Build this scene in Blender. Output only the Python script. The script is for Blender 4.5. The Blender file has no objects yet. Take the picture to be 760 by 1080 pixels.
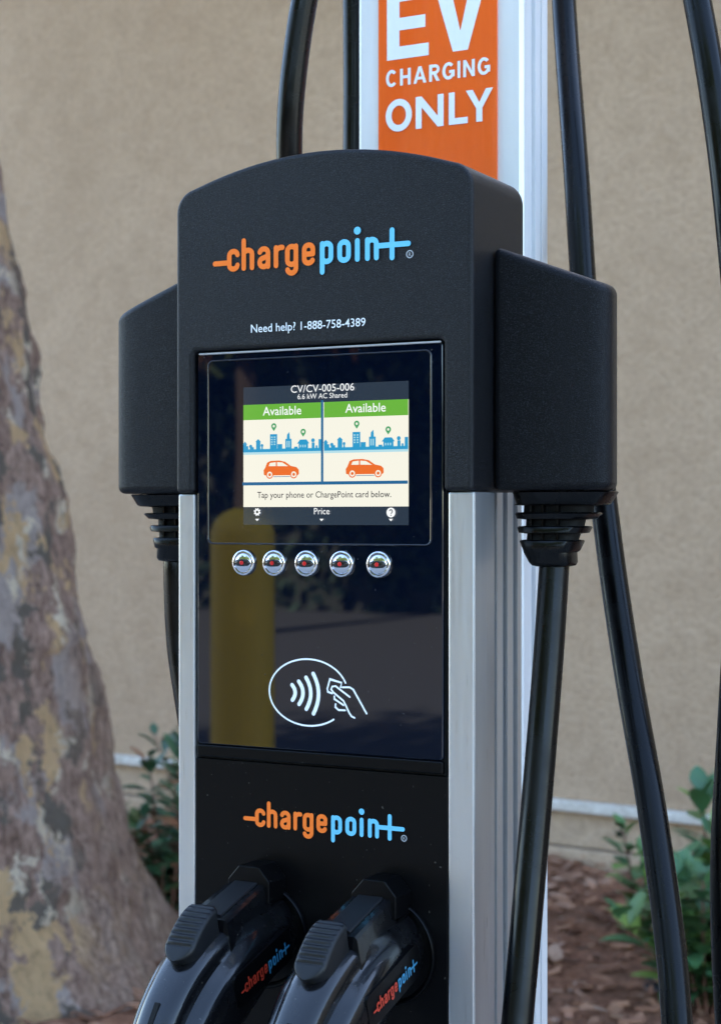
import bpy, bmesh, math, random
from mathutils import Vector, Matrix
random.seed(7)
R = math.radians
sc = bpy.context.scene
COL = sc.collection

# ------------------------------------------------------------------ camera, sky, sun, exposure
ANG = R(27.662)
CAMX, CAMY, CAMZ = 0.51569, -0.929, 1.2            # the station's glass is the plane y = 0, ground is z = 0
DX, DY = -math.sin(ANG), math.cos(ANG)
RX, RY = math.cos(ANG), math.sin(ANG)
cd = bpy.data.cameras.new('camera')
cam = bpy.data.objects.new('camera', cd); COL.objects.link(cam)
cam.location = (CAMX, CAMY, CAMZ)
cam.rotation_euler = (R(90), 0, ANG)
cd.sensor_fit = 'VERTICAL'; cd.sensor_height = 36; cd.lens = 60
cd.shift_y = 7/1080
cd.clip_start = 0.02; cd.clip_end = 3000
cd.dof.use_dof = True; cd.dof.focus_distance = 1.04; cd.dof.aperture_fstop = 14
sc.camera = cam

SUN_EL = 32.0
w = bpy.data.worlds.new("World"); sc.world = w; w.use_nodes = True
nt = w.node_tree
sky = nt.nodes.new('ShaderNodeTexSky'); sky.sky_type = 'NISHITA'; sky.sun_disc = False
sky.sun_elevation = R(SUN_EL); sky.sun_rotation = 0.0
nt.links.new(sky.outputs[0], nt.nodes['Background'].inputs[0])
nt.nodes['Background'].inputs[1].default_value = 0.085
sl = bpy.data.lights.new('sun', 'SUN'); sl.energy = 5.0; sl.angle = R(0.53); sl.color = (1, .93, .82)
so = bpy.data.objects.new('sun', sl); COL.objects.link(so)
so.rotation_euler = (-R(90-SUN_EL), 0, 0)          # the sun stands behind the building, which shades the station
so.location = (0, 20, 20)
vs = sc.view_settings
sc.display_settings.display_device = 'sRGB'
vs.view_transform = 'Standard'; vs.look = 'None'; vs.gamma = 1.0; vs.use_curve_mapping = False
vs.exposure = 3.95
sc.cycles.use_denoising = True
sc.cycles.max_bounces = 8

# ------------------------------------------------------------------ helpers
def face(u, v, y=0.0):
    """where the sight line of one photo point meets the vertical plane y"""
    k = (u-380)/1800
    t = (y-CAMY)/(DY+k*RY)
    return (CAMX+t*(DX+k*RX), CAMZ-(v-547)/1800*t)

def obj(name, bm, mats, parent=None, smooth=None):
    me = bpy.data.meshes.new(name)
    if bm is not None:
        bm.normal_update(); bm.to_mesh(me); bm.free()
    for m in (mats if isinstance(mats, (list, tuple)) else [mats]): me.materials.append(m)
    if smooth is not None:
        me.shade_smooth()
        if smooth < 179: me.set_sharp_from_angle(angle=R(smooth))
    o = bpy.data.objects.new(name, me); COL.objects.link(o)
    if parent is not None:
        o.parent = parent
    return o

def tag(o, label=None, cat=None, group=None, kind=None):
    if label: o['label'] = label
    if cat: o['category'] = cat
    if group: o['group'] = group
    if kind: o['kind'] = kind
    return o

def thing(name, label, cat, loc=(0, 0, 0), rz=0, group=None):
    o = bpy.data.objects.new(name, None); COL.objects.link(o)
    o.empty_display_size = .1
    o.location = loc; o.rotation_euler = (0, 0, rz)
    return tag(o, label, cat, group)

def copy_tree(o, parent=None):
    c = o.copy(); COL.objects.link(c)
    if parent is not None: c.parent = parent
    for ch in list(o.children): copy_tree(ch, c)
    return c

def box(bm, x0, x1, y0, y1, z0, z1, mi=0):
    vs_ = [bm.verts.new(p) for p in ((x0,y0,z0),(x1,y0,z0),(x1,y1,z0),(x0,y1,z0),(x0,y0,z1),(x1,y0,z1),(x1,y1,z1),(x0,y1,z1))]
    for f in ((0,3,2,1),(4,5,6,7),(0,1,5,4),(1,2,6,5),(2,3,7,6),(3,0,4,7)):
        fc = bm.faces.new([vs_[i] for i in f]); fc.material_index = mi
    return vs_

def prism_y(bm, pts, y0, y1, mi=0):
    """outline in x,z pushed along y"""
    a = [bm.verts.new((x, y0, z)) for x, z in pts]; b = [bm.verts.new((x, y1, z)) for x, z in pts]
    n = len(pts)
    f = bm.faces.new(a); f.material_index = mi
    f = bm.faces.new(b[::-1]); f.material_index = mi
    for i in range(n):
        f = bm.faces.new((a[i], b[i], b[(i+1) % n], a[(i+1) % n])); f.material_index = mi

def prism_z(bm, pts, z0, z1, mi=0):
    a = [bm.verts.new((p[0], p[1], z0)) for p in pts]
    b = [bm.verts.new((p[0], p[1], z1(p[0]) if callable(z1) else z1)) for p in pts]
    n = len(pts)
    f = bm.faces.new(a[::-1]); f.material_index = mi
    f = bm.faces.new(b); f.material_index = mi
    for i in range(n):
        f = bm.faces.new((a[i], a[(i+1) % n], b[(i+1) % n], b[i])); f.material_index = mi

def loft(bm, loops, cap0=True, cap1=True, mi=0):
    vv = [[bm.verts.new(p) for p in lp] for lp in loops]
    n = len(loops[0])
    for a, b in zip(vv, vv[1:]):
        for i in range(n):
            f = bm.faces.new((a[i], a[(i+1) % n], b[(i+1) % n], b[i])); f.material_index = mi
    if cap0: bm.faces.new(vv[0][::-1]).material_index = mi
    if cap1: bm.faces.new(vv[-1]).material_index = mi
    return vv

def catmull(pts, n=10):
    P = [Vector(p) for p in pts]
    P = [2*P[0]-P[1]] + P + [2*P[-1]-P[-2]]
    out = []
    for i in range(1, len(P)-2):
        p0, p1, p2, p3 = P[i-1:i+3]
        for k in range(n):
            t = k/n
            out.append(.5*((2*p1)+(p2-p0)*t+(2*p0-5*p1+4*p2-p3)*t*t+(3*p1-p0-3*p2+p3)*t**3))
    out.append(P[-2])
    return out

def tube(bm, pts, rad, seg=16, mi=0, caps=True):
    """round tube along points; rad is a number or a list"""
    n = len(pts); loops = []
    up = Vector((0.3, 1, 0.1)).normalized()
    for i, p in enumerate(pts):
        t = (Vector(pts[min(i+1, n-1)])-Vector(pts[max(i-1, 0)])).normalized()
        s = t.cross(up)
        if s.length < 1e-4: s = t.cross(Vector((1, 0, 0)))
        s.normalize(); up = s.cross(t).normalized()
        r = rad[i] if isinstance(rad, (list, tuple)) else rad
        loops.append([Vector(p)+r*(math.cos(a)*s+math.sin(a)*up) for a in [2*math.pi*k/seg for k in range(seg)]])
    loft(bm, loops, caps, caps, mi)

def bevel(o, width, seg=3, ang=35):
    m = o.modifiers.new('bevel', 'BEVEL'); m.width = width; m.segments = seg
    m.limit_method = 'ANGLE'; m.angle_limit = R(ang); m.harden_normals = False
    return o

# flat artwork on a plane: every mark is a polygon or a stroke, laid in x,z on the plane y
class Art:
    def __init__(self, y, step=0.00002, xf=None):
        self.bm = bmesh.new(); self.y = y; self.k = 0; self.step = step
        self.xf = xf or (lambda x, z, y: (x, y, z))
    def _d(self):
        self.k += 1
        return self.y-self.step*self.k
    def poly(self, pts, mi=0):
        y = self._d()
        f = self.bm.faces.new([self.bm.verts.new(self.xf(p[0], p[1], y)) for p in pts]); f.material_index = mi
        f.normal_update()
        if len(pts) > 4: bmesh.ops.triangulate(self.bm, faces=[f], ngon_method='EAR_CLIP')
    def rect(self, x0, x1, z0, z1, mi=0): self.poly([(x0, z0), (x1, z0), (x1, z1), (x0, z1)], mi)
    def disc(self, x, z, rx, rz=None, mi=0, n=24):
        rz = rz or rx
        self.poly([(x+rx*math.cos(2*math.pi*k/n), z+rz*math.sin(2*math.pi*k/n)) for k in range(n)], mi)
    def stroke(self, pts, wd, mi=0, rnd=True, closed=False):
        y = self._d(); P = [Vector((p[0], p[1])) for p in pts]; n = len(P); h = wd/2
        L = []; Rr = []
        for i in range(n):
            if closed: a, b = P[i-1], P[(i+1) % n]
            else: a, b = P[max(i-1, 0)], P[min(i+1, n-1)]
            t = (b-a)
            if t.length < 1e-9: t = Vector((1, 0))
            t.normalize()
            q = P[i]; t1 = (q-a).normalized() if (q-a).length > 1e-9 else t
            c = max(.5, t.dot(t1)); nn = Vector((-t.y, t.x))*h/c
            L.append(self.bm.verts.new(self.xf(q.x+nn.x, q.y+nn.y, y))); Rr.append(self.bm.verts.new(self.xf(q.x-nn.x, q.y-nn.y, y)))
        m = n if closed else n-1
        for i in range(m):
            j = (i+1) % n
            f = self.bm.faces.new((Rr[i], Rr[j], L[j], L[i])); f.material_index = mi
        if rnd and not closed:
            for end, vl, vr, q, t in ((0, L[0], Rr[0], P[0], (P[0]-P[1]).normalized()), (1, Rr[-1], L[-1], P[-1], (P[-1]-P[-2]).normalized())):
                nn = Vector((t.y, -t.x)) # start of the half disc
                ring = []
                for k in range(1, 8):
                    a = math.pi*k/8
                    d = (-nn*math.cos(a)*-1+t*math.sin(a))
                    ring.append(self.bm.verts.new(self.xf(q.x+d.x*h, q.y+d.y*h, y)))
                ca = Vector((q.x+nn.x*h, q.y+nn.y*h))
                def near(v): 
                    x_, y_, z_ = self.xf(ca.x, ca.y, y); return (v.co-Vector((x_, y_, z_))).length
                s, e = (vl, vr) if near(vl) < near(vr) else (vr, vl)
                f = self.bm.faces.new([s]+ring+[e]); f.material_index = mi
    def text(self, body, x, z, size, mi=0, align='CENTER', bold=0.0, sx=1.0):
        c = bpy.data.curves.new('lettering', 'FONT'); c.body = body; c.size = 1; c.align_x = align; c.offset = bold; c.resolution_u = 3
        o = bpy.data.objects.new('lettering', c); COL.objects.link(o)
        dg = bpy.context.evaluated_depsgraph_get()
        me = o.evaluated_get(dg).to_mesh()
        y = self._d()
        vv = [self.bm.verts.new(self.xf(x+v.co.x*size*sx, z+v.co.y*size, y)) for v in me.vertices]
        for p in me.polygons:
            try:
                f = self.bm.faces.new([vv[i] for i in p.vertices]); f.material_index = mi
            except ValueError: pass
        wid = max([v.co.x for v in me.vertices])*size*sx
        o.evaluated_get(dg).to_mesh_clear()
        bpy.data.objects.remove(o); bpy.data.curves.remove(c)
        return wid
    def build(self, name, mats, parent): 
        return obj(name, self.bm, mats, parent)

def arc(cx, cz, rx, rz, a0, a1, n=10):
    return [(cx+rx*math.cos(R(a0+(a1-a0)*k/n)), cz+rz*math.sin(R(a0+(a1-a0)*k/n))) for k in range(n+1)]

# ------------------------------------------------------------------ materials
from mathutils import noise as mnoise
def mat(name, base=(.5, .5, .5), rough=.5, metal=0.0, spec=.5, coat=0.0):
    m = bpy.data.materials.new(name); m.use_nodes = True
    b = m.node_tree.nodes['Principled BSDF']
    b.inputs['Base Color'].default_value = (*base, 1); b.inputs['Roughness'].default_value = rough
    b.inputs['Metallic'].default_value = metal; b.inputs['Specular IOR Level'].default_value = spec
    b.inputs['Coat Weight'].default_value = coat; b.inputs['Coat Roughness'].default_value = .04
    return m
def N(m, t, **kw):
    n = m.node_tree.nodes.new(t)
    for k, v in kw.items(): setattr(n, k, v)
    return n
def P(m): return m.node_tree.nodes['Principled BSDF']
def lk(m, a, b): m.node_tree.links.new(a, b)
def coords(m, scale=(1, 1, 1)):
    t = N(m, 'ShaderNodeTexCoord'); mp = N(m, 'ShaderNodeMapping'); mp.inputs['Scale'].default_value = scale
    lk(m, t.outputs['Object'], mp.inputs[0]); return mp.outputs[0]
def noise(m, co, scale, detail=4, rough=.5, dist=0.0):
    n = N(m, 'ShaderNodeTexNoise'); n.inputs['Scale'].default_value = scale; n.inputs['Detail'].default_value = detail
    n.inputs['Roughness'].default_value = rough; n.inputs['Distortion'].default_value = dist
    lk(m, co, n.inputs['Vector']); return n.outputs['Fac']
def ramp(m, fac, stops, interp='LINEAR'):
    r = N(m, 'ShaderNodeValToRGB'); r.color_ramp.interpolation = interp
    el = r.color_ramp.elements
    while len(el) > 1: el.remove(el[-1])
    el[0].position = stops[0][0]; el[0].color = (*stops[0][1], 1)
    for p, c in stops[1:]:
        e = el.new(p); e.color = (*c, 1)
    lk(m, fac, r.inputs[0]); return r.outputs[0]
def mix(m, fac, a, b, mode='MIX'):
    n = N(m, 'ShaderNodeMix', data_type='RGBA', blend_type=mode)
    if isinstance(fac, (int, float)): n.inputs[0].default_value = fac
    else: lk(m, fac, n.inputs[0])
    for s, v in ((6, a), (7, b)):
        if isinstance(v, tuple): n.inputs[s].default_value = (*v, 1)
        else: lk(m, v, n.inputs[s])
    return n.outputs[2]
def bump(m, h, strength=.3, dist=.001, prev=None):
    b = N(m, 'ShaderNodeBump'); b.inputs['Strength'].default_value = strength; b.inputs['Distance'].default_value = dist
    lk(m, h, b.inputs['Height'])
    if prev is not None: lk(m, prev, b.inputs['Normal'])
    lk(m, b.outputs[0], P(m).inputs['Normal']); return b.outputs[0]
def g(v): return (v, v, v)

def casing_mat():
    m = mat('textured_black_plastic', (.004, .004, .005), .34, spec=.2)
    co = coords(m)
    a = noise(m, co, 1600, 2, .6)
    bump(m, a, .6, .0008)
    lk(m, ramp(m, a, [(.3, g(.27)), (.75, g(.42))]), P(m).inputs['Roughness'])
    lk(m, mix(m, ramp(m, noise(m, co, 1900, 1), [(.56, g(0)), (.7, g(1))]), (.0035, .0036, .0045), (.024, .025, .03)), P(m).inputs['Base Color'])
    return m
M = {}
M['casing'] = casing_mat()
M['wing'] = casing_mat(); M['wing'].name = 'textured_black_side_plastic'; P(M['wing']).inputs['Specular IOR Level'].default_value = .13
M['rubber'] = mat('black_rubber', (.0018, .0018, .0022), .28, spec=.2)
def _rub():
    m = M['rubber']; co = coords(m)
    sc_ = ramp(m, noise(m, coords(m, (1, 1, .25)), 120, 5, .75, .6), [(.6, g(0)), (.78, g(1))])
    lk(m, mix(m, sc_, (.0008, .0008, .0010), (.006, .0058, .0055)), P(m).inputs['Base Color'])
    lk(m, ramp(m, noise(m, co, 45, 4), [(.35, g(.2)), (.7, g(.36))]), P(m).inputs['Roughness'])
_rub()
M['gloss'] = mat('glossy_black_glass', (.0035, .005, .009), .035, spec=.62)
def _dust():
    m = M['gloss']; co = coords(m)
    sp = ramp(m, noise(m, co, 420, 1), [(.74, g(0)), (.78, g(1))])
    sm = ramp(m, noise(m, co, 28, 3, .6, 1.0), [(.52, g(0)), (.8, g(.35))])
    big = mix(m, sm, (.0008, .0026, .0082), (.0018, .0040, .0102))
    lk(m, mix(m, sp, big, (.04, .04, .042)), P(m).inputs['Base Color'])
    lk(m, ramp(m, noise(m, co, 60, 3), [(.4, g(.006)), (.8, g(.03))]), P(m).inputs['Roughness'])
_dust()
M['panel'] = mat('satin_black_panel', (.0012, .0012, .0014), .32, spec=.12)
def _panel():
    m = M['panel']; co = coords(m)
    sp = ramp(m, noise(m, co, 380, 1), [(.755, g(0)), (.79, g(1))])
    lk(m, mix(m, sp, (.0018, .0018, .0022), (.05, .045, .04)), P(m).inputs['Base Color'])
    bump(m, noise(m, co, 900, 2), .15, .0004)
_panel()
M['gap'] = mat('black_seal_and_voids', (.004, .004, .004), .7, spec=.2)
def alu(name, base=.62, rough=.34):
    m = mat(name, (base, base, base*1.01), rough, .85)
    co = coords(m, (1, 1, .012))
    st = noise(m, co, 900, 3, .7)
    lk(m, ramp(m, st, [(.3, g(rough-.07)), (.7, g(rough+.1))]), P(m).inputs['Roughness'])
    c2 = noise(m, coords(m, (1, 1, .05)), 60, 3)
    lk(m, mix(m, ramp(m, c2, [(.35, g(0)), (.7, g(1))]), (base*.93, base*.93, base*.95), (base*1.04, base*1.04, base*1.04)), P(m).inputs['Base Color'])
    bump(m, st, .1, .0002)
    return m
M['alu'] = alu('anodised_aluminium', .52)
M['mast'] = alu('pale_anodised_mast', .72, .45)
P(M['mast']).inputs['Metallic'].default_value = .35
M['chrome'] = mat('chrome', (.62, .62, .65), .05, 1.0)
M['led'] = mat('red_lens', (.55, .01, .012), .12)
M['iris_reflection'] = mat('painted_iris_reflection', (.01, .008, .008), .1)
M['orange'] = mat('orange_print', (.88, .17, .012), .4)
M['blue'] = mat('light_blue_print', (.13, .50, .72), .4)
M['grey_print'] = mat('grey_print', (.35, .37, .4), .5)
M['white'] = mat('white_print', (.82, .84, .86), .4)
M['red'] = mat('red_orange_print', (.42, .035, .016), .4)
M['blue2'] = mat('blue_print', (.035, .2, .34), .4)
def vinyl(name, base):  # slightly rippled film
    m = mat(name, base, .3, coat=1.0)
    P(m).inputs['Coat Weight'].default_value = .6; P(m).inputs['Coat Roughness'].default_value = .1
    co = coords(m, (1, 1, .3))
    b = bump(m, noise(m, co, 110, 3, .6, .4), .35, .0012)
    bump(m, noise(m, coords(m, (1, 1, .06)), 75, 2), .5, .004, b)
    return m
M['sign_orange'] = vinyl('orange_vinyl', (.84, .105, .004))
M['sign_white'] = vinyl('white_vinyl', (.78, .8, .86))
M['plug'] = mat('semi_gloss_black_plastic', (.004, .004, .005), .22, spec=.35, coat=.3)
def _plug():
    m = M['plug']; co = coords(m)
    lk(m, ramp(m, noise(m, co, 70, 4, .6), [(.35, g(.17)), (.7, g(.34))]), P(m).inputs['Roughness'])
    sp = ramp(m, noise(m, co, 500, 1), [(.77, g(0)), (.8, g(1))])
    lk(m, mix(m, sp, (.0035, .0035, .0042), (.06, .055, .05)), P(m).inputs['Base Color'])
_plug()
M['trigger'] = mat('ribbed_charcoal_rubber', (.005, .0054, .0065), .45, spec=.3)
def emit(name, col, s=1.0):
    m = mat(name, (.01, .01, .01), .06)
    P(m).inputs['Emission Color'].default_value = (*col, 1); P(m).inputs['Emission Strength'].default_value = s
    return m
ES = .07
M['lcd_white'] = emit('lit_screen_white', (.86, .84, .72), ES)
M['lcd_green'] = emit('lit_screen_green', (.13, .42, .035), ES)
M['lcd_blue'] = emit('lit_screen_blue', (.02, .3, .55), ES)
M['lcd_deep'] = emit('lit_screen_deep_blue', (.012, .12, .28), ES)
M['lcd_navy'] = emit('lit_screen_navy', (.018, .03, .05), ES)
M['lcd_orange'] = emit('lit_screen_orange', (.78, .14, .012), ES)
M['lcd_text'] = emit('lit_screen_dark_text', (.012, .012, .02), ES)
M['lcd_bright'] = emit('lit_screen_white_text', (.9, .92, .92), ES)
M['lcd_pin'] = emit('lit_screen_pin_green', (.06, .33, .12), ES)
M['lcd_pale'] = emit('lit_screen_pale_blue', (.42, .68, .75), ES)

def wall_mat(name, c0, c1, c2):
    m = mat(name, c0, .9, spec=.2)
    co = coords(m)
    big = noise(m, co, 1.6, 5, .6, .6); mid = noise(m, co, 9, 5, .65, .5); fine = noise(m, co, 55, 5, .7)
    c = mix(m, ramp(m, big, [(.33, g(0)), (.68, g(1))]), c0, c1)
    c = mix(m, ramp(m, mid, [(.45, g(0)), (.75, g(.7))]), c, c2)
    lk(m, c, P(m).inputs['Base Color'])
    c = mix(m, ramp(m, fine, [(.42, g(.0)), (.7, g(.55))]), c, tuple(x*.72 for x in c2)); lk(m, c, P(m).inputs['Base Color'])
    b = bump(m, fine, .9, .010); bump(m, mid, .6, .016, b)
    return m
M['stucco'] = wall_mat('tan_stucco', (.465, .322, .216), (.53, .373, .255), (.40, .27, .176))
M['plinth'] = wall_mat('tan_painted_plinth', (.50, .36, .25), (.56, .41, .29), (.42, .30, .205))
M['screed'] = wall_mat('pale_weathered_trim', (.66, .60, .53), (.82, .80, .77), (.5, .41, .32))
M['roof'] = mat('roof_cap', (.25, .2, .16), .8)

def bark():
    m = mat('mottled_flaking_bark', (.2, .15, .13), .88, spec=.25)
    co = coords(m, (1, 1, .72))
    dn = N(m, 'ShaderNodeTexNoise'); dn.inputs['Scale'].default_value = 9; dn.inputs['Detail'].default_value = 6; lk(m, co, dn.inputs['Vector'])
    va = N(m, 'ShaderNodeVectorMath', operation='MULTIPLY_ADD'); va.inputs[1].default_value = (.22, .22, .22)
    dn.inputs['Roughness'].default_value = .72
    lk(m, dn.outputs['Color'], va.inputs[0]); lk(m, co, va.inputs[2]); w_ = va.outputs[0]
    base = mix(m, ramp(m, noise(m, w_, 6, 6, .65), [(.35, g(0)), (.65, g(1))]), (.33, .175, .12), (.52, .33, .245))
    fine = noise(m, coords(m, (1, 1, .42)), 46, 9, .85, .8)
    base = mix(m, .68, base, ramp(m, fine, [(.37, (.09, .045, .032)), (.47, (.33, .20, .15)), (.60, (.72, .49, .39))]), 'MIX')
    def patch(scale, lo, hi, off):
        mp = N(m, 'ShaderNodeMapping'); mp.inputs['Location'].default_value = off; lk(m, w_, mp.inputs[0])
        return ramp(m, noise(m, mp.outputs[0], scale, 3, .45), [(lo, g(0)), (hi, g(1))])
    base = mix(m, patch(5.2, .53, .55, (3, 1, 2)), base, (.52, .40, .35))        # pale grey plates
    base = mix(m, patch(7.5, .56, .572, (7, 4, 1)), base, (.74, .47, .25))        # fresh tan plates
    base = mix(m, patch(9.0, .585, .60, (1, 9, 5)), base, (.20, .155, .12))       # grey green plates
    base = mix(m, patch(13.0, .62, .63, (5, 2, 8)), base, (.85, .68, .5))
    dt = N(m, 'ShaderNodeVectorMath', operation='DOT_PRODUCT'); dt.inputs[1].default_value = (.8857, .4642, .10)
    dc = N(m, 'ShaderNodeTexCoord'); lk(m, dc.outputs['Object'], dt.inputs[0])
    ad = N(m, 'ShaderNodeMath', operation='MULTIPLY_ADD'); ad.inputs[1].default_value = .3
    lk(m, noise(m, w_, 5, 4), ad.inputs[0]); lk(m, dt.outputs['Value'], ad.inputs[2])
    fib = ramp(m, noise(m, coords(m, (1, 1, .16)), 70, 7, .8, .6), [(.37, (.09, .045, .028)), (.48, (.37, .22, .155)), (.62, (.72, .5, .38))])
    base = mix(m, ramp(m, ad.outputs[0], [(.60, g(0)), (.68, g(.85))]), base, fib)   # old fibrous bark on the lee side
    base = mix(m, ramp(m, fine, [(.34, g(.5)), (.5, g(0))]), base, (.07, .05, .045))
    lk(m, base, P(m).inputs['Base Color'])
    b = bump(m, fine, 1.0, .035)
    bump(m, patch(5.5, .56, .6, (7, 4, 1)), .6, .01, b)
    return m
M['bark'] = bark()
M['bark2'] = mat('brown_bark', (.022, .016, .012), .95, spec=.1)
def mulch_mat():
    m = mat('brown_mulch', (.1, .06, .04), .95, spec=.15)
    co = coords(m)
    n1 = noise(m, co, 45, 6, .75, .6); n2 = noise(m, co, 4, 4)
    c = ramp(m, n1, [(.3, (.07, .03, .018)), (.5, (.27, .12, .07)), (.7, (.46, .23, .14))])
    lk(m, mix(m, ramp(m, n2, [(.4, g(0)), (.7, g(.5))]), c, (.2, .115, .075)), P(m).inputs['Base Color'])
    bump(m, n1, .9, .02)
    return m
M['mulch'] = mulch_mat()
def leafy(name, stops, rough=.4, trans=.12):
    m = mat(name, stops[0][1], rough, spec=.45)
    ge = N(m, 'ShaderNodeNewGeometry')
    c = ramp(m, ge.outputs['Random Per Island'], stops)
    n = noise(m, coords(m), 90, 3)
    lk(m, mix(m, ramp(m, n, [(.4, g(0)), (.7, g(.5))]), c, tuple(x*.65 for x in stops[len(stops)//2][1])), P(m).inputs['Base Color'])
    return m
M['leaf'] = leafy('green_shrub_leaf', [(0, (.04, .12, .06)), (.45, (.07, .17, .07)), (.75, (.13, .24, .06)), (1, (.22, .32, .07))])
M['leaf_dark'] = leafy('dark_shrub_leaf', [(0, (.025, .07, .04)), (.6, (.05, .12, .06)), (.74, (.09, .15, .05)), (.8, (.26, .10, .05)), (1, (.34, .15, .09))])
M['stem'] = mat('red_brown_stem', (.16, .07, .045), .7)
M['dead'] = leafy('dry_fallen_leaf', [(0, (.16, .075, .04)), (.4, (.28, .13, .07)), (.7, (.36, .2, .13)), (1, (.42, .28, .2))], .7)
M['chip'] = leafy('bark_chip', [(0, (.09, .038, .022)), (.5, (.28, .125, .072)), (.85, (.42, .21, .125)), (1, (.3, .2, .15))], .9)
M['flower'] = mat('white_petal', (.75, .74, .76), .6)
M['crown'] = leafy('tree_leaf', [(0, (.03, .06, .02)), (1, (.1, .13, .04))], .5)
M['hedge'] = leafy('hedge_leaf', [(0, (.018, .034, .024)), (1, (.028, .048, .03))], .6)
M['hedge_core'] = mat('hedge_twigs', (.008, .010, .006), .9)
M['autumn'] = leafy('autumn_leaf', [(0, (.3, .1, .015)), (1, (.6, .24, .03))], .5)
M['yellow'] = mat('yellow_paint', (.80, .50, .006), .5)
def asphalt():
    m = mat('asphalt', (.05, .05, .05), .9)
    co = coords(m)
    lk(m, mix(m, noise(m, co, 140, 4, .7), (.010, .011, .014), (.027, .028, .030)), P(m).inputs['Base Color'])
    bump(m, noise(m, co, 300, 3), .5, .004); return m
M['asphalt'] = asphalt()
def conc():
    m = mat('concrete', (.3, .29, .27), .85)
    co = coords(m)
    lk(m, mix(m, noise(m, co, 6, 6, .65), (.24, .23, .21), (.36, .35, .33)), P(m).inputs['Base Color'])
    bump(m, noise(m, co, 120, 4), .4, .003); return m
M['concrete'] = conc()
M['line'] = mat('white_road_paint', (.75, .75, .73), .7)

# ------------------------------------------------------------------ the setting
bm = bmesh.new(); box(bm, -900, 900, -900, 900, -.3, -.02)
tag(obj('ground', bm, M['asphalt']), 'dark asphalt ground of the parking lot', 'ground', kind='structure')
bm = bmesh.new(); box(bm, -30, 30, -4.6, .95, -.018, -.004)  # carried out past the building's shadow to bounce warm light back
tag(obj('pavement', bm, M['concrete']), 'unseen pale concrete walkway round the charging station, widened to bounce sunlight', 'pavement', kind='structure')
bm = bmesh.new(); box(bm, -30, 30, -4.76, -4.603, -.018, .01)
bevel(tag(obj('kerb', bm, M['concrete']), 'concrete kerb between walkway and parking lot', 'kerb', kind='structure'), .015)
# planting bed, slightly heaped, running up to the wall
bm = bmesh.new()
nx, ny = 120, 60
def bedz(x, y):
    return (.012*math.sin(3.1*x+1)+.014*math.sin(5.3*y+2.2*x)+.012*math.sin(11*x-7*y)+.05*max(0, (y-3.2)/1.6)*(1 if x < -1.2 else .5))*min(1, (y-.96)/.3)+.002
vv = []
for j in range(ny+1):
    for i in range(nx+1):
        x = -8+i*13/nx; y = .955+j*4.9/ny
        vv.append(bm.verts.new((x, y, bedz(x, y)+random.uniform(-.006, .006)*(j > 0))))
for j in range(ny):
    for i in range(nx):
        a = j*(nx+1)+i
        bm.faces.new((vv[a], vv[a+1], vv[a+nx+2], vv[a+nx+1]))
tag(obj('mulch_bed', bm, M['mulch'], smooth=180), 'brown mulch planting bed in front of the tan wall', 'ground', kind='structure')

# wood chips and dry leaves: nobody could count them
def leaf_into(bm, base, direction, up, L, W, fold=.25, curl=.2, mi=0):
    d = Vector(direction).normalized(); u = Vector(up); u = (u-d*u.dot(d))
    if u.length < 1e-3: u = Vector((1, 0, 0))-d*d.x
    u.normalize(); s = d.cross(u)
    prof = ((0, .05), (.2, .62), (.45, 1.0), (.72, .82), (.9, .42), (1, .03))
    rows = []
    for t, wv in prof:
        c = Vector(base)+d*(L*t)-u*(curl*L*t*t)
        hw = W*.5*wv
        rows.append((bm.verts.new(c-s*hw+u*hw*fold), bm.verts.new(c), bm.verts.new(c+s*hw+u*hw*fold)))
    for a, b in zip(rows, rows[1:]):
        for k in (0, 1):
            f = bm.faces.new((a[k], a[k+1], b[k+1], b[k])); f.material_index = mi; f.smooth = True
bm = bmesh.new()
for k in range(5200):
    x = random.uniform(-3.6, .6); y = random.uniform(1.7, 4.5)
    z = bedz(x, y)+random.uniform(.0, .012); a = random.uniform(0, 6.28); l = random.uniform(.008, .035); wd = l*random.uniform(.15, .5)
    t = random.uniform(-.4, .4)
    dx, dy = math.cos(a), math.sin(a)
    p = [(-l, -wd), (l*.8, -wd*.7), (l, wd*.6), (-l*.7, wd)]
    lo = [bm.verts.new((x+dx*q-dy*r_, y+dy*q+dx*r_, z+t*q)) for q, r_ in p]
    hi = [bm.verts.new((x+dx*q-dy*r_, y+dy*q+dx*r_, z+t*q+wd*.5+.001)) for q, r_ in p]
    bm.faces.new(hi)
    for i in range(4): bm.faces.new((lo[i], lo[(i+1) % 4], hi[(i+1) % 4], hi[i]))
tag(obj('wood_chips', bm, M['chip']), 'loose brown bark chips covering the planting bed', 'mulch', kind='stuff')
bm = bmesh.new()
for k in range(420):
    x = random.uniform(-3.4, .4); y = random.uniform(2.2, 4.45)
    a = random.uniform(0, 6.28)
    leaf_into(bm, (x, y, bedz(x, y)+random.uniform(.012, .03)), (math.cos(a), math.sin(a), random.uniform(-.15, .25)),
              (random.uniform(-.5, .5), random.uniform(-.5, .5), 1), random.uniform(.035, .08), random.uniform(.02, .045), random.uniform(-.3, .5), random.uniform(-.3, .4))
tag(obj('leaf_litter', bm, M['dead']), 'dry reddish brown leaves scattered over the mulch', 'fallen leaves', kind='stuff')

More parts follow.
